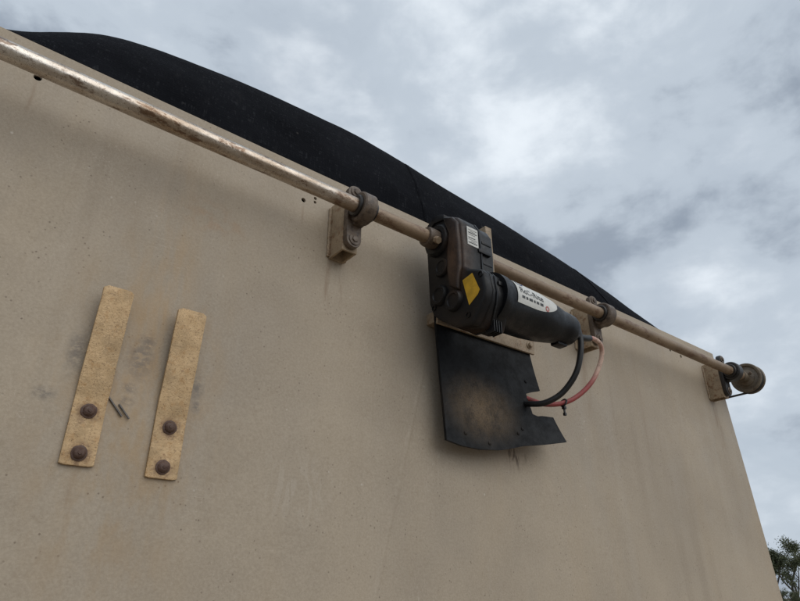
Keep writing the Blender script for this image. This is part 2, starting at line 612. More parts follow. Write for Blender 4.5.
bin_root = root('grain_bin', (0.9, 1.9, 0.0), 'big tan painted steel bin whose dusty flat end wall fills the picture', 'bin')


def wall_y(x, z):
    """slight oil-canning of the sheet"""
    d = 0.0
    for cx, cz, r, a in ((0.47, 1.87, 0.05, .0016), (1.50, 2.05, 0.09, .0022), (0.05, 2.18, 0.06, .0013), (1.35, 1.80, 0.12, .002), (0.62, 2.12, 0.07, .0012), (1.85, 2.2, 0.08, .002), (0.35, 1.72, 0.06, .0014)):
        d += a * math.exp(-((x - cx) ** 2 + (z - cz) ** 2) / (r * r))
    return d + 0.0020 * noise.noise((x * 1.7, z * 1.9, 3.1)) + 0.0009 * noise.noise((x * 4.5, z * 4.1, 8.2))


bm = bmesh.new()
NX, NZ = 130, 90
grid = []
for j in range(NZ + 1):
    z = Z0 + (ZT - Z0) * j / NZ
    row = []
    for i in range(NX + 1):
        t = i / NX
        x = x_left(z) * (1 - t) + x_right(z) * t
        row.append(bm.verts.new((x, wall_y(x, z), z)))
    grid.append(row)
back = [[bm.verts.new((v.co.x, 0.006, v.co.z)) for v in row] for row in (grid[0], grid[-1])]
for j in range(NZ):
    for i in range(NX):
        bm.faces.new((grid[j][i], grid[j][i + 1], grid[j + 1][i + 1], grid[j + 1][i]))
for i in range(NX):
    bm.faces.new((back[0][i], back[0][i + 1], grid[0][i + 1], grid[0][i]))
    bm.faces.new((grid[-1][i], grid[-1][i + 1], back[1][i + 1], back[1][i]))
bm.faces.new(back[0][::-1] + back[1]) if False else None
bl, tl = back
for i in range(NX):
    bm.faces.new((bl[i], tl[i], tl[i + 1], bl[i + 1]))
bm.faces.new([bl[0]] + [grid[j][0] for j in range(NZ + 1)] + [tl[0]])
bm.faces.new([bl[-1], tl[-1]] + [grid[j][-1] for j in range(NZ, -1, -1)])
panel = build('end_panel', bm, 'wall', bin_root, 30)
# drilled holes
cut = bmesh.new()
for x, z, r in ((-0.015, 2.4365, 0.0062), (0.468, 2.418, 0.0050), (0.4945, 2.434, 0.0036), (0.4945, 2.4245, 0.0032),
                (1.863, 2.438, 0.006), (1.929, 2.431, 0.006)):
    lathe([(-0.03, r), (0.03, r)], (x, 0, z), 'y', 16, cut)
bmesh.ops.recalc_face_normals(cut, faces=cut.faces)
bmesh.ops.translate(cut, verts=cut.verts, vec=-Vector(bin_root.location))
cme = bpy.data.meshes.new('cut')
cut.to_mesh(cme)
cut.free()
co = bpy.data.objects.new('cut', cme)
co.location = bin_root.location
COL.objects.link(co)
md = panel.modifiers.new('holes', 'BOOLEAN')
md.operation = 'DIFFERENCE'
md.solver = 'EXACT'
md.object = co
bpy.context.view_layer.update()
dg = bpy.context.evaluated_depsgraph_get()
nm = bpy.data.meshes.new_from_object(panel.evaluated_get(dg))
panel.modifiers.clear()
panel.data = nm
nm.name = 'end_panel'
bpy.data.objects.remove(co)

# slanting seam, side walls, rear wall, floor, rim, legs
bm = bmesh.new()
rows = []
for i in range(97):
    z = 2.19 - 0.0155 * i
    xc = 0.795 - (2.19 - z) * 0.272 + 0.0015 * noise.noise((z * 14, 0, 0))
    hgt = 0.0016 * min(1, i / 14) * (0.8 + 0.5 * noise.noise((z * 20, 3, 0)))
    rows.append([bm.verts.new((xc + q * 0.0023, wall_y(xc + q * 0.0023, z) + 0.0004 - (hgt + 0.0004) * math.exp(-(q / 2.4) ** 2) + (0.0006 if abs(q) == 5 else 0), z)) for q in range(-5, 6)])
for a, b_ in zip(rows, rows[1:]):
    for q in range(10):
        bm.faces.new((a[q], a[q + 1], b_[q + 1], b_[q]))
build('weld_seam', bm, 'wall', bin_root, 80)
LEN = 4.2
for xf, s in ((x_right, -1), (x_left, 1)):
    bm = prism([(xf(ZT) + s * 0.001, ZT - 0.002), (xf(ZT) + s * 0.007, ZT - 0.002), (xf(Z0) + s * 0.007, Z0), (xf(Z0) + s * 0.001, Z0)], 'y', 0.0065, LEN)
    build('side_panel', bm, 'wall', bin_root, 0)
    rim = prism([(xf(ZT) + s * 0.008, ZT - 0.05), (xf(ZT) + s * 0.05, ZT - 0.05), (xf(ZT) + s * 0.05, ZT - 0.004), (xf(ZT) + s * 0.008, ZT - 0.004)], 'y', 0.009, LEN - 0.01, 0.004)
    build('rim_rail', rim, 'wall', bin_root)
bm = prism([(x_left(ZT), ZT - .001), (x_right(ZT), ZT - .001), (x_right(Z0), Z0), (x_left(Z0), Z0)], 'y', LEN + 0.001, LEN + 0.007)
build('rear_panel', bm, 'wall', bin_root, 0)
build('floor_panel', box(x_left(Z0), x_right(Z0), 0.0, LEN + .007, Z0 - 0.012, Z0 - 0.001), 'wall', bin_root, 0)
for x in (0.25, 1.55):
    build('chassis_beam', box(x - .05, x + .05, 0.1, LEN - .1, Z0 - 0.17, Z0 - 0.0125, 0.006), 'bearing', bin_root)
    for y in (0.5, LEN - 0.5):
        b = box(x - .045, x + .045, y - .045, y + .045, 0.012, Z0 - 0.171, 0.005)
        box(x - .12, x + .12, y - .12, y + .12, 0.0, 0.0118, 0.002, b)
        build('leg', b, 'bearing', bin_root)

# two cut wire ends between the straps
for a, b_ in (((0.1885, -0.003, 1.954), (0.2110, -0.004, 1.9290)), ((0.2045, -0.003, 1.946), (0.2210, -0.005, 1.9270))):
    bm = tube([Vector(a).lerp(Vector(b_), t / 6) for t in range(7)], 0.0013, 8)
    build('wire_stub', bm, 'wire', bin_root)

# ------------------------------------------------------------------ the tarp
PROF = [(-0.095, 2.545), (-0.073, 2.560), (-0.043, 2.581), (-0.023, 2.595), (0.011, 2.622), (0.065, 2.654), (0.117, 2.670), (0.174, 2.681), (0.299, 2.701),
        (0.443, 2.715), (0.608, 2.722), (0.731, 2.716), (0.866, 2.704), (1.134, 2.680), (1.402, 2.651), (1.658, 2.613),
        (1.825, 2.577), (1.913, 2.556), (1.98, 2.535)]


def prof(x):
    return sum(prof0(x + d * 0.012) for d in range(-3, 4)) / 7


def prof0(x):
    if x <= PROF[0][0]:
        return PROF[0][1]
    for (a, za), (b, zb) in zip(PROF, PROF[1:]):
        if x <= b:
            t = (x - a) / (b - a)
            return za + (zb - za) * t
    return PROF[-1][1]


def arch(x):
    u = (x - 0.9) / 1.28
    return 2.50 + 0.34 * math.sqrt(max(0.0, 1 - u * u)) ** 0.9


tarp = root('tarpaulin', (0.9, 1.9, 2.5), 'black woven tarp arched over the top of the tan bin', 'tarp')


def cap_point(x, t):
    zt = prof(x) - 0.006
    z = 2.452 + (zt - 2.452) * t
    y = 0.016 + 0.044 * t ** 3
    w = 0.0060 * noise.noise((x * 4.5 + z * 5, z * 9, 1.7)) + 0.0030 * noise.noise((x * 9 + z * 22, z * 20 - x * 3, 5.1)) + 0.0012 * noise.noise((x * 40, z * 60, 2.2))
    return Vector((x, max(0.0085, y + w * min(1, t * 3) * (1 - 0.6 * t ** 4)), z))


bm = bmesh.new()
NU = 170
rows = []
ts = [i / 14 for i in range(15)]
for t in ts:                                        # end cap, rising from behind the panel
    row = []
    for i in range(NU + 1):
        x = -0.095 + 2.075 * i / NU
        row.append(bm.verts.new(cap_point(x, t)))
    rows.append(row)
for y in (0.066, 0.08, 0.11, 0.2, 0.35, 0.55, 0.8, 1.2, 1.6, 2.0, 2.4, 2.8, 3.2, 3.6, 4.0, 4.195):
    k = min(1, max(0, (y - 0.11) / 0.9))
    k = k * k * (3 - 2 * k)
    row = []
    for i in range(NU + 1):
        u = i / NU
        x = (-0.095 + 2.075 * u) * (1 - k) + (-0.372 + 2.545 * u) * k
        z = (prof(-0.095 + 2.075 * u) - (0.002 if y < 0.07 else 0)) * (1 - k) + arch(x) * k + 0.004 * noise.noise((x * 5, y * 5, 2))
        row.append(bm.verts.new((x, y, z)))
    rows.append(row)
for a, b_ in zip(rows, rows[1:]):
    for i in range(NU):
        bm.faces.new((a[i], a[i + 1], b_[i + 1], b_[i]))
sheet = build('tarp_sheet', bm, 'tarp', tarp, 60)
sm = sheet.modifiers.new('thickness', 'SOLIDIFY')
sm.thickness = 0.0012
sm.offset = -1
# sewn seam tapes on the end cap
for xa, lean in ((0.80, -0.15), (1.50, -1.05)):
    bm = bmesh.new()
    rws = []
    for q in range(25):
        t = 0.25 + 0.74 * q / 24
        z = 2.452 + (prof(xa) - 2.458) * t
        x = xa + lean * (z - 2.60)
        rws.append([bm.verts.new(cap_point(x + dx, t) + Vector((0, dy, 0))) for dx, dy in ((-0.008, 0.001), (-0.006, -0.0018), (0.006, -0.0018), (0.008, 0.001))])
    for a, b_ in zip(rws, rws[1:]):
        for q in range(3):
            bm.faces.new((a[q], a[q + 1], b_[q + 1], b_[q]))
    build('seam_tape', bm, 'tarp', tarp, 60)

# ------------------------------------------------------------------ straps on the wall
def hook_strap(x, zb, zk, zt, yt, w, label):
    r = root('bent_strap', (x + w / 2, 0, zb), label, 'steel strap', 'bent straps on the bin wall')
    th = 0.0055
    pts = []
    cols = [(zb, 0.0), (zb + 0.002, 0), ((zb + zk) / 2, 0), (zk - 0.004, 0), (zk, -0.0003), (zk + 0.004, -0.0011)]
    for i in range(1, 9):
        t = i / 8
        z = zk + 0.004 + (zt - zk - 0.004) * t
        cols.append((z, -0.0011 + (yt + 0.0011) * t))
    bm = bmesh.new()
    rings = []
    xs = [0, 0.006, w / 2, w - 0.006, w]
    for n, (z, y) in enumerate(cols):
        f, bk = [], []
        for q, dx in enumerate(xs):
            zz = z
            if n == len(cols) - 1 and q in (0, 4):
                zz -= 0.004
            if n == 0 and q in (0, 4):
                zz += 0.0015
            jig = 0.0007 * noise.noise((x * 50 + dx * 90, z * 60, 1))
            f.append(bm.verts.new((x + dx + (jig if q in (0, 4) else 0), y - th - 0.001, zz)))
            bk.append(bm.verts.new((x + dx + (jig if q in (0, 4) else 0), y - 0.001, zz)))
        rings.append((f, bk))
    for (f0, b0), (f1, b1) in zip(rings, rings[1:]):
        for q in range(4):
            bm.faces.new((f0[q], f0[q + 1], f1[q + 1], f1[q]))
            bm.faces.new((b0[q], b1[q], b1[q + 1], b0[q + 1]))
        bm.faces.new((f0[0], f1[0], b1[0], b0[0]))
        bm.faces.new((f0[4], b0[4], b1[4], f1[4]))
    for f, bk in (rings[0], rings[-1]):
        for q in range(4):
            bm.faces.new((f[q], bk[q], bk[q + 1], f[q + 1]))
    bmesh.ops.recalc_face_normals(bm, faces=bm.faces)
    bevel(bm, 0.0011, 2, 50)
    build('plate', bm, 'strap', r)
    for dz in (0.016, 0.073):
        c = (x + w * 0.5, -th - 0.001, zb + dz)
        b = lathe([(0, 0.0105), (-0.0010, 0.0105), (-0.0016, 0.0092), (-0.0018, 0.0082), (-0.0040, 0.0074), (-0.0060, 0.0054), (-0.0066, 0.0034), (-0.0066, 0.0030), (-0.0078, 0.0026), (-0.0080, 0.0008)], c, 'y', 20)
        for v in b.verts:
            v.co.x += 0.0009 * noise.noise(v.co * 200)
            v.co.z += 0.0006 * noise.noise(v.co * 230 + Vector((5, 0, 0)))
        build('bolt', b, 'bolt', r)
    return r


hook_strap(0.146, 1.8555, 1.950, 2.110, -0.0190, 0.0425, 'longer bent steel strap bolted to tan wall, left one of the pair')
hook_strap(0.2565, 1.8505, 1.941, 2.106, -0.0190, 0.0450, 'bent steel strap with two rusty bolts, right one of the pair')

# ------------------------------------------------------------------ pipe and spool
PY, PZ, PR = -0.085, 2.3885, 0.0150
pipe_root = root('roller_pipe', (0.9, PY, PZ), 'long worn tan steel pipe along the top of the bin wall', 'pipe')
prf = []
n = 200
for i in range(n + 1):
    x = -0.47 + 2.69 * i / n
    prf.append((x, PR + 0.00022 * noise.noise((x * 18, 0, 0))))
build('pipe', lathe(prf, (0, PY, PZ), 'x', 36), 'pipe', pipe_root, 60)
c = (0, PY, PZ)
sp = build('spool', lathe([(2.152, 0.0162), (2.153, 0.0180), (2.168, 0.0180), (2.186, 0.0170),
                           (2.1905, 0.0260), (2.192, 0.0280), (2.194, 0.0285), (2.196, 0.0390), (2.194, 0.0410), (2.190, 0.0430), (2.189, 0.0490), (2.191, 0.0515), (2.195, 0.0520),
                           (2.199, 0.0500), (2.200, 0.0450), (2.220, 0.0440), (2.221, 0.0490), (2.225, 0.0515), (2.229, 0.0490), (2.230, 0.027), (2.240, 0.024), (2.243, 0.016)], c, 'x', 48), 'spool', pipe_root, 30)
bm = tube([Vector((2.178, PY + dy, PZ + dz)) for dy, dz in ((-0.018, 0.006), (-0.022, 0.008), (-0.026, 0.0095))], 0.0055, 6)
build('set_screw', bm, 'bearing', sp)
build('collar', lathe([(0.716, PR + 0.0002), (0.717, 0.0205), (0.722, 0.0220), (0.738, 0.0220), (0.744, 0.0215)], c, 'x', 30), 'bearing', pipe_root)
# clevis bolt through the collar by the gearbox
d = Vector((0.0, -0.83, -0.56))
bm = tube([Vector((0.730, PY, PZ)) + d * k for k in (0.0215, 0.026, 0.030, 0.0335)], 0.0078, 6)
bevel(bm, 0.001, 1)
build('set_screw', bm, 'tube', pipe_root)

strap = bmesh.new()
pts = []
for i in range(14):
    a = PI / 2 * (1.25 - i / 13 * 1.25)            # wraps under the drum, then leaves towards the rear
    pts.append((PY - math.sin(a) * 0.0465, PZ - math.cos(a) * 0.0465))
pts += [(0.2, PZ - 0.048), (1.5, PZ - 0.062), (3.9, PZ - 0.048), (4.1, PZ - 0.047)]
vs = []
for y, z in pts:
    vs.append([strap.verts.new((x, y, z + dz)) for x, dz in ((2.2015, 0), (2.2190, 0), (2.2190, -0.0022), (2.2015, -0.0022))])
for a, b_ in zip(vs, vs[1:]):
    for k in range(4):
        strap.faces.new((a[k], a[(k + 1) % 4], b_[(k + 1) % 4], b_[k]))
strap.faces.new(vs[0])
strap.faces.new(vs[-1][::-1])
o = build('pull_strap', strap, 'webbing', None, 30, (2.216, 0, PZ - 0.06))
o['label'] = 'thin dark strap running back from the spool at the pipe end'
o['category'] = 'strap'


# ------------------------------------------------------------------ bearing brackets
def make_bracket():
    r = root('bearing_bracket', (0.5505, 0, 2.3045), '', 'bracket', 'bearing brackets carrying the pipe')
    X, Zb = 0.5505, 2.3045
    # square tube, open at both ends
    bm = bmesh.new()
    ring = lambda h, y0, y1, z: [bm.verts.new((X + sx * h, y, z)) for sx, y in ((-1, y0), (1, y0), (1, y1), (-1, y1))]
    zt = Zb + 0.125
    ob, ib = ring(0.0175, 0.0005, -0.0500, Zb), ring(0.0125, -0.0045, -0.0450, Zb)
    ot, it = ring(0.0175, 0.0005, -0.0500, zt), ring(0.0125, -0.0045, -0.0450, zt)
    for k in range(4):
        j = (k + 1) % 4
        bm.faces.new((ob[k], ob[j], ot[j], ot[k]))
        bm.faces.new((ib[k], it[k], it[j], ib[j]))
        bm.faces.new((ob[k], ib[k], ib[j], ob[j]))
        bm.faces.new((ot[k], ot[j], it[j], it[k]))
    bmesh.ops.recalc_face_normals(bm, faces=bm.faces)
    bevel(bm, 0.0018, 2, 50)
    t = build('mount_tube', bm, 'tube', r)
    for sx in (-1, 1):
        pts = [Vector((X + sx * 0.0195 + 0.0012 * noise.noise((i * .9, sx, 0)), -0.0022, Zb + 0.004 + i * 0.0047)) for i in range(25)]
        build('weld_bead', tube(pts, lambda u: 0.0036 + 0.0012 * noise.noise((u * 25, sx, 2)), 8), 'tube', t)
    # pillow block: foot with round ends, body and ring
    w = 0.017
    st = [(X + w * math.cos(a), Zb + 0.021 + w * math.sin(a)) for a in [PI + PI * i / 10 for i in range(11)]]
    st += [(X + w * math.cos(a), Zb + 0.131 + w * math.sin(a)) for a in [PI * i / 10 for i in range(11)]]
    bm = prism(st, 'y', -0.0505, -0.0640, 0.002)
    XR = X + 0.006
    join(bm, prism([(-0.060, Zb + 0.052), (-0.060, Zb + 0.116), (-0.086, Zb + 0.1145), (-0.086, Zb + 0.0535)], 'x', XR - 0.0115, XR + 0.0115, 0.004))
    join(bm, lathe([(-0.0150, 0.0240), (-0.0150, 0.0285), (-0.0125, 0.0315), (0.0125, 0.0315), (0.0150, 0.0285), (0.0150, 0.0240)], (XR, PY, PZ), 'x', 36))
    blk = build('bearing_block', bm, 'bearing', r)
    build('bearing_collar', lathe([(-0.0215, 0.0164), (-0.0215, 0.0205), (-0.019, 0.0225), (0.019, 0.0225), (0.0225, 0.0205), (0.0225, 0.0164)], (XR, PY, PZ), 'x', 30), 'grease', blk)
    for dz in (0.021, 0.133):
        build('bolt', hexbolt((X + 0.001, -0.0641, Zb + dz), 0.0030, 0.0072, 0.0125), 'bearing', r)
    return r


b1 = make_bracket()
b1['label'] = 'bearing bracket nearest the left, on bare wall before the motor'
b2 = copy_tree(b1)
b2.location.x = 1.3500
b2['label'] = 'middle bearing bracket just past the black motor end, behind the cables'
b3 = copy_tree(b1)
b3.location.x = 2.0850
b3['label'] = 'bearing bracket at the wall corner beside the round spool'

for ch in b3.children:
    if ch.name.startswith('bearing_block'):
        ch.material_slots[0].link = 'OBJECT'
        ch.material_slots[0].material = M['grease']
        ch['label'] = 'black greasy bearing block'

# ------------------------------------------------------------------ motor
mot = root('tarp_motor', (0.80, -0.085, 2.15), 'dusty black gear motor hung on the pipe, with yellow sticker', 'motor')
SIDE = [(-0.046, 2.405), (-0.050, 2.428), (-0.066, 2.443), (-0.088, 2.447), (-0.118, 2.437), (-0.146, 2.420), (-0.157, 2.400),
        (-0.160, 2.345), (-0.160, 2.296), (-0.172, 2.284), (-0.200, 2.272), (-0.209, 2.262), (-0.215, 2.224), (-0.209, 2.204), (-0.175, 2.162),
        (-0.130, 2.170), (-0.082, 2.203), (-0.062, 2.222), (-0.052, 2.25)]


def inset(pts, d):
    cy = sum(p[0] for p in pts) / len(pts)
    cz = sum(p[1] for p in pts) / len(pts)
    return [(p[0] + (cy - p[0]) / max(1e-6, math.hypot(cy - p[0], cz - p[1])) * d, p[1] + (cz - p[1]) / max(1e-6, math.hypot(cy - p[0], cz - p[1])) * d) for p in pts]


def shear(bm, x0):
    # the parting line steps towards the input side on the fatter lower block
    for v in bm.verts:
        if v.co.x > x0:
            v.co.x -= 0.42 * max(0.0, -0.160 - v.co.y)
    return bm


hs = build('gearbox_housing', shear(prism(SIDE, 'x', 0.752, 0.806, 0.007, 3, 60), 0.79), 'housing', mot, 40)
cv = build('gearbox_cover', shear(prism(inset(SIDE, 0.005), 'x', 0.8065, 0.846, 0.005, 3, 60), 0.79), 'cover', mot, 40)
build('gasket', shear(prism(inset(SIDE, -0.0015), 'x', 0.8035, 0.8085, 0.001, 1, 60), 0.79), 'cover', hs, 40)


RID = [(-0.112, 2.434), (-0.140, 2.420), (-0.153, 2.402), (-0.156, 2.345), (-0.156, 2.300), (-0.150, 2.270), (-0.148, 2.245), (-0.124, 2.262), (-0.119, 2.300), (-0.122, 2.345), (-0.128, 2.385), (-0.117, 2.415)]
build('cheek_ridge', prism(RID, 'x', 0.7425, 0.7545, 0.0045, 3, 60), 'housing', hs, 50)
build('top_lug', prism([(-0.050, 2.420), (-0.056, 2.441), (-0.074, 2.4515), (-0.092, 2.4535), (-0.112, 2.443), (-0.110, 2.430), (-0.080, 2.436)], 'x', 0.748, 0.795, 0.003, 2, 60), 'housing', hs, 50)
build('block_flange', prism(inset([(-0.158, 2.285), (-0.200, 2.272), (-0.209, 2.262), (-0.2155, 2.224), (-0.209, 2.204), (-0.175, 2.162), (-0.15, 2.166)], -0.0012), 'x', 0.7705, 0.7765, 0.001, 1, 60), 'housing', hs, 50)
for q in range(4):
    build('rib', box(0.795 + 0.0065 * q, 0.7975 + 0.0065 * q, -0.19, -0.165, 2.155 + 0.0, 2.180, 0.0008), 'cover', cv)


def disc(name, y, z, r, h, parent, mat='housing', x=0.752):
    return build(name, lathe([(0.004, r * 1.06), (-h * 0.5, r * 1.02), (-h, r * 0.9), (-h, r * 0.66), (-h * 0.72, r * 0.58), (-h * 0.72, r * 0.1)], (x, y, z), 'x', 28), mat, parent)


disc('shaft_boss', PY - 0.002, PZ, 0.036, 0.010, hs)
disc('gear_boss', -0.098, 2.318, 0.021, 0.007, hs)
disc('gear_boss', -0.088, 2.256, 0.022, 0.009, hs)
disc('gear_boss', -0.130, 2.228, 0.022, 0.009, hs)
# clip slots with dark snap tongues over the seam
for xa, ya, za in ((0.812, -0.1590, 2.348), (0.810, -0.2070, 2.250)):
    build('clip', box(xa - 0.016, xa + 0.020, ya - 0.004, ya + 0.004, za - 0.0045, za + 0.0045, 0.0015), 'barrel', cv)
# moulded ribs and sunk screws
for y, z in ((-0.066, 2.428), (-0.068, 2.235), (-0.203, 2.258), (-0.165, 2.185)):
    sc = build('screw', lathe([(0.003, 0.0062), (-0.0016, 0.0062), (-0.0016, 0.0046), (0.0006, 0.0044), (0.0006, 0.0008)], (0.752, y, z), 'x', 16), 'barrel', hs)
for zz in (2.375, 2.325):
    build('rib', box(0.8120, 0.8400, -0.1575, -0.1520, zz - 0.003, zz + 0.003, 0.001), 'cover', cv)
# yellow sticker on the left cheek of the lower block
st = [(-0.1545, 2.2640), (-0.1820, 2.2690), (-0.1990, 2.2260), (-0.1930, 2.2180), (-0.1690, 2.2040)]
build('yellow_sticker', prism(st, 'x', 0.7512, 0.7521), 'yellow', hs, 0)
# small barcode label on the front
lb = build('barcode_label', box(0.7665, 0.7975, -0.1606, -0.1590, 2.352, 2.396), 'white', hs, 0)
for i in range(9):
    z = 2.357 + i * 0.0040
    if i in (4,):
        continue
    build('print_bar', box(0.769 + 0.006 * (i % 3 == 1), 0.794 - 0.005 * (i % 2), -0.1609, -0.16065, z, z + 0.0008 + 0.0012 * ((i * 7) % 3 == 0)), 'ink', lb, 0)
# motor barrel
BC = (-0.163, 2.236)
BR = [(0.805, 0.0595), (0.824, 0.0595), (0.827, 0.0570), (0.930, 0.0540), (0.970, 0.0500), (1.000, 0.0450), (1.030, 0.0395), (1.035, 0.0405), (1.058, 0.0388), (1.067, 0.0355), (1.070, 0.030)]


def brad(x):
    if x <= BR[0][0]:
        return BR[0][1]
    for (a, ra), (b, rb) in zip(BR, BR[1:]):
        if x <= b:
            return ra + (rb - ra) * (x - a) / (b - a)
    return BR[-1][1]


def bsurf(x, th, off=0.0):
    r = brad(x) + off
    return Vector((x, BC[0] - r * math.cos(th), BC[1] + r * math.sin(th) * 0.94))


bm = bmesh.new()
rings = []
for x, r in BR:
    rings.append([bm.verts.new(bsurf(x, 2 * PI * k / 44)) for k in range(44)])
for a, b_ in zip(rings, rings[1:]):
    for k in range(44):
        bm.faces.new((a[k], a[(k + 1) % 44], b_[(k + 1) % 44], b_[k]))
bm.faces.new(rings[0][::-1])
bm.faces.new(rings[-1])
brl = build('motor_barrel', bm, 'barrel', mot, 40)
build('barrel_foot', box(1.020, 1.052, BC[0] - 0.006, BC[0] + 0.016, 2.1935, 2.2045, 0.003), 'barrel', brl)

# white label wrapped over the barrel, straight at the gearbox end and round at the other
LX0, LX1, T0, T1 = 0.838, 0.975, R(-18), R(70)
bm = bmesh.new()
gr = []
for i in range(25):
    u = i / 24
    k = 1.0 if u < 0.35 else math.sqrt(max(0.0, 1 - ((u - 0.35) / 0.65) ** 2.2))
    k = max(k, 0.02)
    row = []
    for j in range(15):
        v = j / 14
        th = (T0 + T1) / 2 + ((v - 0.5) * (T1 - T0)) * k
        row.append(bm.verts.new(bsurf(LX0 + (LX1 - LX0) * u, th, 0.0006)))
    gr.append(row)
for a, b_ in zip(gr, gr[1:]):
    for j in range(14):
        bm.faces.new((a[j], a[j + 1], b_[j + 1], b_[j]))
lab = build('motor_label', bm, 'white', brl, 60)


def text_on_barrel(txt, x0, s0, size, mat, shear=0.0):
    cu = bpy.data.curves.new('txt', 'FONT')
    cu.body = txt
    cu.size = size
    cu.shear = shear
    cu.offset = size * 0.012
    to = bpy.data.objects.new('txt', cu)
    COL.objects.link(to)
    bpy.context.view_layer.update()
    me = bpy.data.meshes.new_from_object(to.evaluated_get(bpy.context.evaluated_depsgraph_get()))
    b = bmesh.new()
    b.from_mesh(me)
    bpy.data.objects.remove(to)
    bpy.data.meshes.remove(me)
    for v in b.verts:
        x = x0 + v.co.x
        v.co = bsurf(x, s0 + v.co.y / 0.055, 0.0010)
    build('lettering', b, mat, lab, 0)


text_on_barrel('Roll-Rite', 0.846, R(8), 0.021, 'ink')
# second, unreadable line: short dark strokes
for i, wd in enumerate((0.009, 0.006, 0.011, 0.005, 0.008, 0.010)):
    x = 0.850 + sum((0.009, 0.006, 0.011, 0.005, 0.008, 0.010)[:i]) + i * 0.0035
    b = bmesh.new()
    q = [b.verts.new(bsurf(xx, R(tt), 0.0010)) for xx, tt in ((x, -5), (x + wd, -5), (x + wd, 1), (x, 1))]
    b.faces.new(q)
    build('lettering', b, 'ink', lab, 0)
b = bmesh.new()                                    # blue arc near the gearbox edge, red round mark near the tip
for a0 in range(14):
    aa, ab = PI * (1.05 + a0 / 14 * 0.9), PI * (1.05 + (a0 + 1) / 14 * 0.9)
    q = [b.verts.new(bsurf(0.856 + rr * math.cos(a), R(46) + rr * math.sin(a) / 0.055, 0.0010)) for rr, a in ((0.015, aa), (0.015, ab), (0.0115, ab), (0.0115, aa))]
    b.faces.new(q)
build('blue_mark', b, 'blueink', lab, 0)
b = bmesh.new()
for a0 in range(20):
    aa, ab = 2 * PI * a0 / 20, 2 * PI * (a0 + 1) / 20
    q = [b.verts.new(bsurf(0.930 + rr * math.cos(a), R(-6) + rr * math.sin(a) / 0.055, 0.0010)) for rr, a in ((0.0065, aa), (0.0065, ab), (0.0035, ab), (0.0035, aa))]
    b.faces.new(q)
build('red_mark', b, 'redink', lab, 0)
# angle iron that the gearbox is bolted to
an = bmesh.new()
an = prism([(0.8765, -0.068), (0.8805, -0.068), (0.8805, -0.1085), (0.8965, -0.1085), (0.8965, -0.1125), (0.8765, -0.1125)], 'z', 2.262, 2.466, 0.0008, 1)
av = build('angle_iron', an, 'angle', mot)
build('hole', lathe([(0.0, 0.0042), (-0.0006, 0.0042)], (0.8763, -0.094, 2.452), 'x', 14), 'grease', av)
build('stand_off', box(0.8465, 0.8760, -0.105, -0.078, 2.29, 2.33, 0.002), 'angle', av)
build('stand_off', box(0.881, 0.893, -0.104, 0.0005, 2.264, 2.284, 0.002), 'angle', av)

# ------------------------------------------------------------------ rubber flap
flap = root('rubber_flap', (0.94, -0.03, 1.965), 'black rubber flap with tan dust patch hanging under the motor', 'rubber flap')


def flap_y(X, Z):
    t = max(0.0, (2.222 - Z) / .25)
    u = min(1.3, max(0.0, (X - .8) / .35))
    return -.032 - .010 * t - .034 * t * t * u * u


OUT = [(0.788, 2.250), (1.090, 2.250), (1.091, 2.225), (1.099, 2.175), (1.106, 2.136), (1.081, 2.129), (1.054, 2.119), (1.059, 2.095), (1.064, 2.072), (1.080, 2.0695), (1.097, 2.073), (1.135, 2.076),
       (1.146, 2.047), (1.156, 2.019), (1.085, 2.004), (1.015, 1.992), (0.975, 1.981), (0.943, 1.974), (0.887, 1.968), (0.839, 1.969), (0.797, 1.975), (0.795, 2.045), (0.792, 2.114)]
bm = bmesh.new()
f = bm.faces.new([bm.verts.new((x, 0, z)) for x, z in OUT])
for i in range(1, 24):
    bmesh.ops.bisect_plane(bm, geom=bm.verts[:] + bm.edges[:] + bm.faces[:], plane_co=(0.785 + 0.371 * i / 24, 0, 0), plane_no=(1, 0, 0))
for i in range(1, 20):
    bmesh.ops.bisect_plane(bm, geom=bm.verts[:] + bm.edges[:] + bm.faces[:], plane_co=(0, 0, 1.963 + 0.287 * i / 20), plane_no=(0, 0, 1))
for v in bm.verts:
    x, z = v.co.x, v.co.z
    v.co.y = flap_y(x, z) + 0.0045 * noise.noise((x * 7, z * 7, 4.4)) * min(1, max(0, (2.22 - z) * 8))
res = bmesh.ops.extrude_face_region(bm, geom=bm.faces[:])
for v in [q for q in res['geom'] if isinstance(q, bmesh.types.BMVert)]:
    v.co.y += 0.006
build('sheet', bm, 'rubber', flap, 40)
build('clamp_bar', prism([(0.786, 2.222), (1.100, 2.225), (1.104, 2.262), (0.790, 2.259)], 'y', -0.0395, -0.0335, 0.001, 1), 'angle', flap)
build('backing_bar', box(0.79, 1.10, -0.0255, 0.0005, 2.230, 2.256, 0.002), 'angle', flap)
for x in (0.82, 1.082):
    build('bolt', hexbolt((x, -0.0396, 2.2445), 0.006, 0.0068, 0.009), 'angle', flap)
for x, z in ((0.850, 1.996), (0.915, 1.984), (1.005, 2.018), (1.060, 2.150), (1.02, 2.03)):
    y = flap_y(x, z) + 0.0045 * noise.noise((x * 7, z * 7, 4.4)) * min(1, max(0, (2.22 - z) * 8))
    build('rivet', lathe([(0.0, 0.0042), (-0.0012, 0.0040), (-0.0022, 0.0022), (-0.0023, 0.0005)], (x, y, z), 'y', 14), 'rubber', flap)

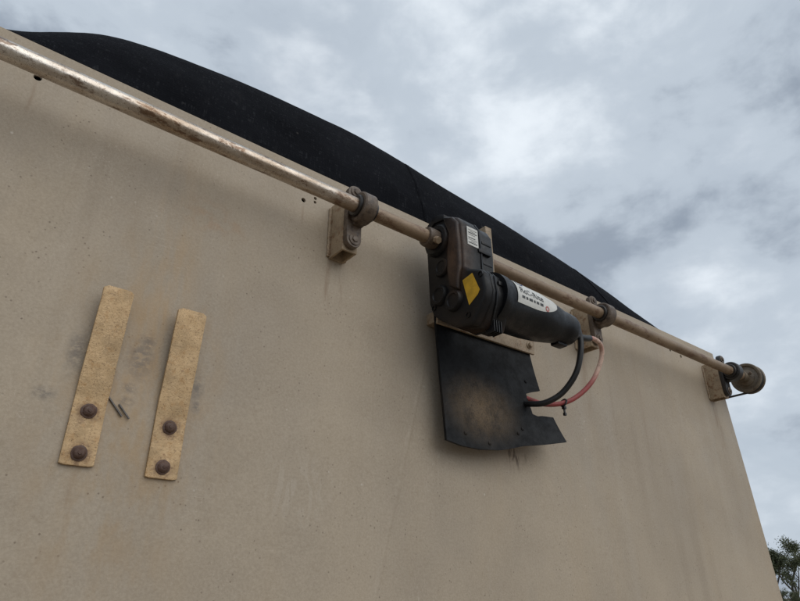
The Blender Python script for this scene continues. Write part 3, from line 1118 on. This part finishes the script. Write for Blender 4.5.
# ------------------------------------------------------------------ cables
BK = [(1.050, -0.168, 2.262), (1.0900, -0.168, 2.2600), (1.1045, -0.168, 2.2352), (1.1028, -0.165, 2.1945), (1.0967, -0.15, 2.1477), (1.0821, -0.12, 2.1084),
      (1.0607, -0.09, 2.0886), (1.0491, -0.06, 2.0889), (1.0421, -0.030, 2.0981), (1.025, -0.014, 2.110)]
RD = [(1.055, -0.165, 2.2270), (1.1245, -0.165, 2.2342), (1.1724, -0.16, 2.2458), (1.2133, -0.15, 2.2415), (1.22, -0.14, 2.2103), (1.1972, -0.125, 2.1593),
      (1.1625, -0.105, 2.1208), (1.1255, -0.085, 2.0995), (1.0854, -0.062, 2.0950), (1.0584, -0.036, 2.1094), (1.0320, -0.018, 2.1180)]
o = build('power_cable', tube(spline(BK, 10), 0.0066, 14), 'cable', None, 60, BK[-1])
o['label'] = 'thick black cable looping from motor end to behind the flap'
o['category'] = 'cable'
o['group'] = 'motor power cables'
o = root('power_cable', RD[-1], 'faded red and pink cable looping outside the black one', 'cable', 'motor power cables')
rp = spline(RD, 10)
build('sheath', tube(rp, 0.0056, 14), 'red', o, 60)
build('black_sleeve', tube(rp[2:16], 0.0074, 14), 'cable', o, 60)
tie = bmesh.new()
ctr = Vector((1.126, -0.086, 2.1000))
ring = []
for i in range(21):
    a = 2 * PI * i / 20
    ring.append(ctr + Vector((0.004 * math.sin(a), 0.0085 * math.cos(a), 0.0085 * math.sin(a))))
tube(ring, 0.0020, 6, tie)
box(ctr.x - 0.004, ctr.x + 0.004, ctr.y - 0.004, ctr.y + 0.004, ctr.z - 0.0150, ctr.z - 0.0080, 0.001, tie)
box(ctr.x - 0.0022, ctr.x + 0.0022, ctr.y - 0.0015, ctr.y + 0.0015, ctr.z - 0.0300, ctr.z - 0.0150, 0.0005, tie)
box(ctr.x - 0.0032, ctr.x + 0.0032, ctr.y - 0.0030, ctr.y + 0.0030, ctr.z - 0.0300, ctr.z - 0.0235, 0.0008, tie)
o = build('cable_tie', tie, 'cable', None, 40, ctr)
o['label'] = 'small black cable tie with a hanging tail on the red cable'
o['category'] = 'cable tie'


# ------------------------------------------------------------------ far trees
def tree(name, base, h, spread, label, seed, nleaf=5200, first=0.35):
    rnd = random.Random(seed)
    r = root(name, base, label, 'tree' if h > 3 else 'shrub', None if h > 3 else 'low shrubs by the far tree')
    base = Vector(base)
    bm = bmesh.new()
    tips = []

    def limb(p, d, ln, rad, depth):
        pts = [p.copy()]
        q, dd = p.copy(), d.copy()
        for i in range(6):
            dd = (dd + Vector((rnd.uniform(-1, 1), rnd.uniform(-1, 1), rnd.uniform(-0.3, 0.8))) * 0.16).normalized()
            q = q + dd * ln / 6
            pts.append(q.copy())
        tube(pts, lambda u: rad * (1 - 0.55 * u), 7, bm)
        if depth == 0:
            tips.extend(pts[3:])
            return
        for k in range(rnd.randint(2, 4)):
            s = pts[rnd.randint(3, 6)]
            az = rnd.uniform(0, 2 * PI)
            nd = (dd * 0.75 + Vector((math.cos(az), math.sin(az), rnd.uniform(-0.1, 0.5))) * 0.75).normalized()
            limb(s, nd, ln * rnd.uniform(0.55, 0.8), rad * 0.5, depth - 1)
    for k in range(3):
        az = k * 2.1 + rnd.uniform(-0.4, 0.4)
        limb(base + Vector((0.12 * math.cos(az), 0.12 * math.sin(az), -0.1)),
             Vector((math.cos(az) * 0.34, math.sin(az) * 0.34, 1)).normalized(), h * first * rnd.uniform(0.85, 1.15), h * 0.016, 2)
    zmax = max(t.z for t in tips) - base.z
    k = (h * 0.93) / zmax
    for v in bm.verts:
        v.co = base + Vector(((v.co.x - base.x) * spread, (v.co.y - base.y) * spread, (v.co.z - base.z) * k))
    tips = [base + Vector(((t.x - base.x) * spread, (t.y - base.y) * spread, (t.z - base.z) * k)) for t in tips]
    build('trunk', bm, 'bark', r, 60)
    bm = bmesh.new()
    clumps = [(t, rnd.uniform(0.05, 0.095) * h) for t in tips if rnd.random() < 0.75]
    for i in range(nleaf):
        c, s = clumps[rnd.randrange(len(clumps))]
        p = c + Vector((rnd.gauss(0, 0.45), rnd.gauss(0, 0.45), rnd.gauss(0, 0.36))) * s
        a = Vector((rnd.uniform(-1, 1), rnd.uniform(-1, 1), rnd.uniform(-1.3, 0.4))).normalized()
        b = a.cross(Vector((rnd.uniform(-1, 1), rnd.uniform(-1, 1), rnd.uniform(-1, 1)))).normalized()
        ln, w = rnd.uniform(0.10, 0.19) * (h / 6), rnd.uniform(0.026, 0.046) * (h / 6)
        bm.faces.new([bm.verts.new(q) for q in (p, p + a * ln * 0.45 + b * w, p + a * ln, p + a * ln * 0.45 - b * w)])
    build('crown', bm, 'leaf', r, 0)
    return r


tree('gum_tree', (60.6, 22.4, 0), 6.4, 1.5, 'open grey green gum tree far off beside the bin corner', 31, 13000, 0.30)
tree('low_shrub', (57.6, 22.3, 0), 2.5, 1.6, 'low dark shrub by the bin edge, left of the far gum tree', 5, 9000)
tree('low_shrub', (59.4, 21.6, 0), 2.4, 1.7, 'low dark shrub under the right side of the far gum tree', 9, 9000)
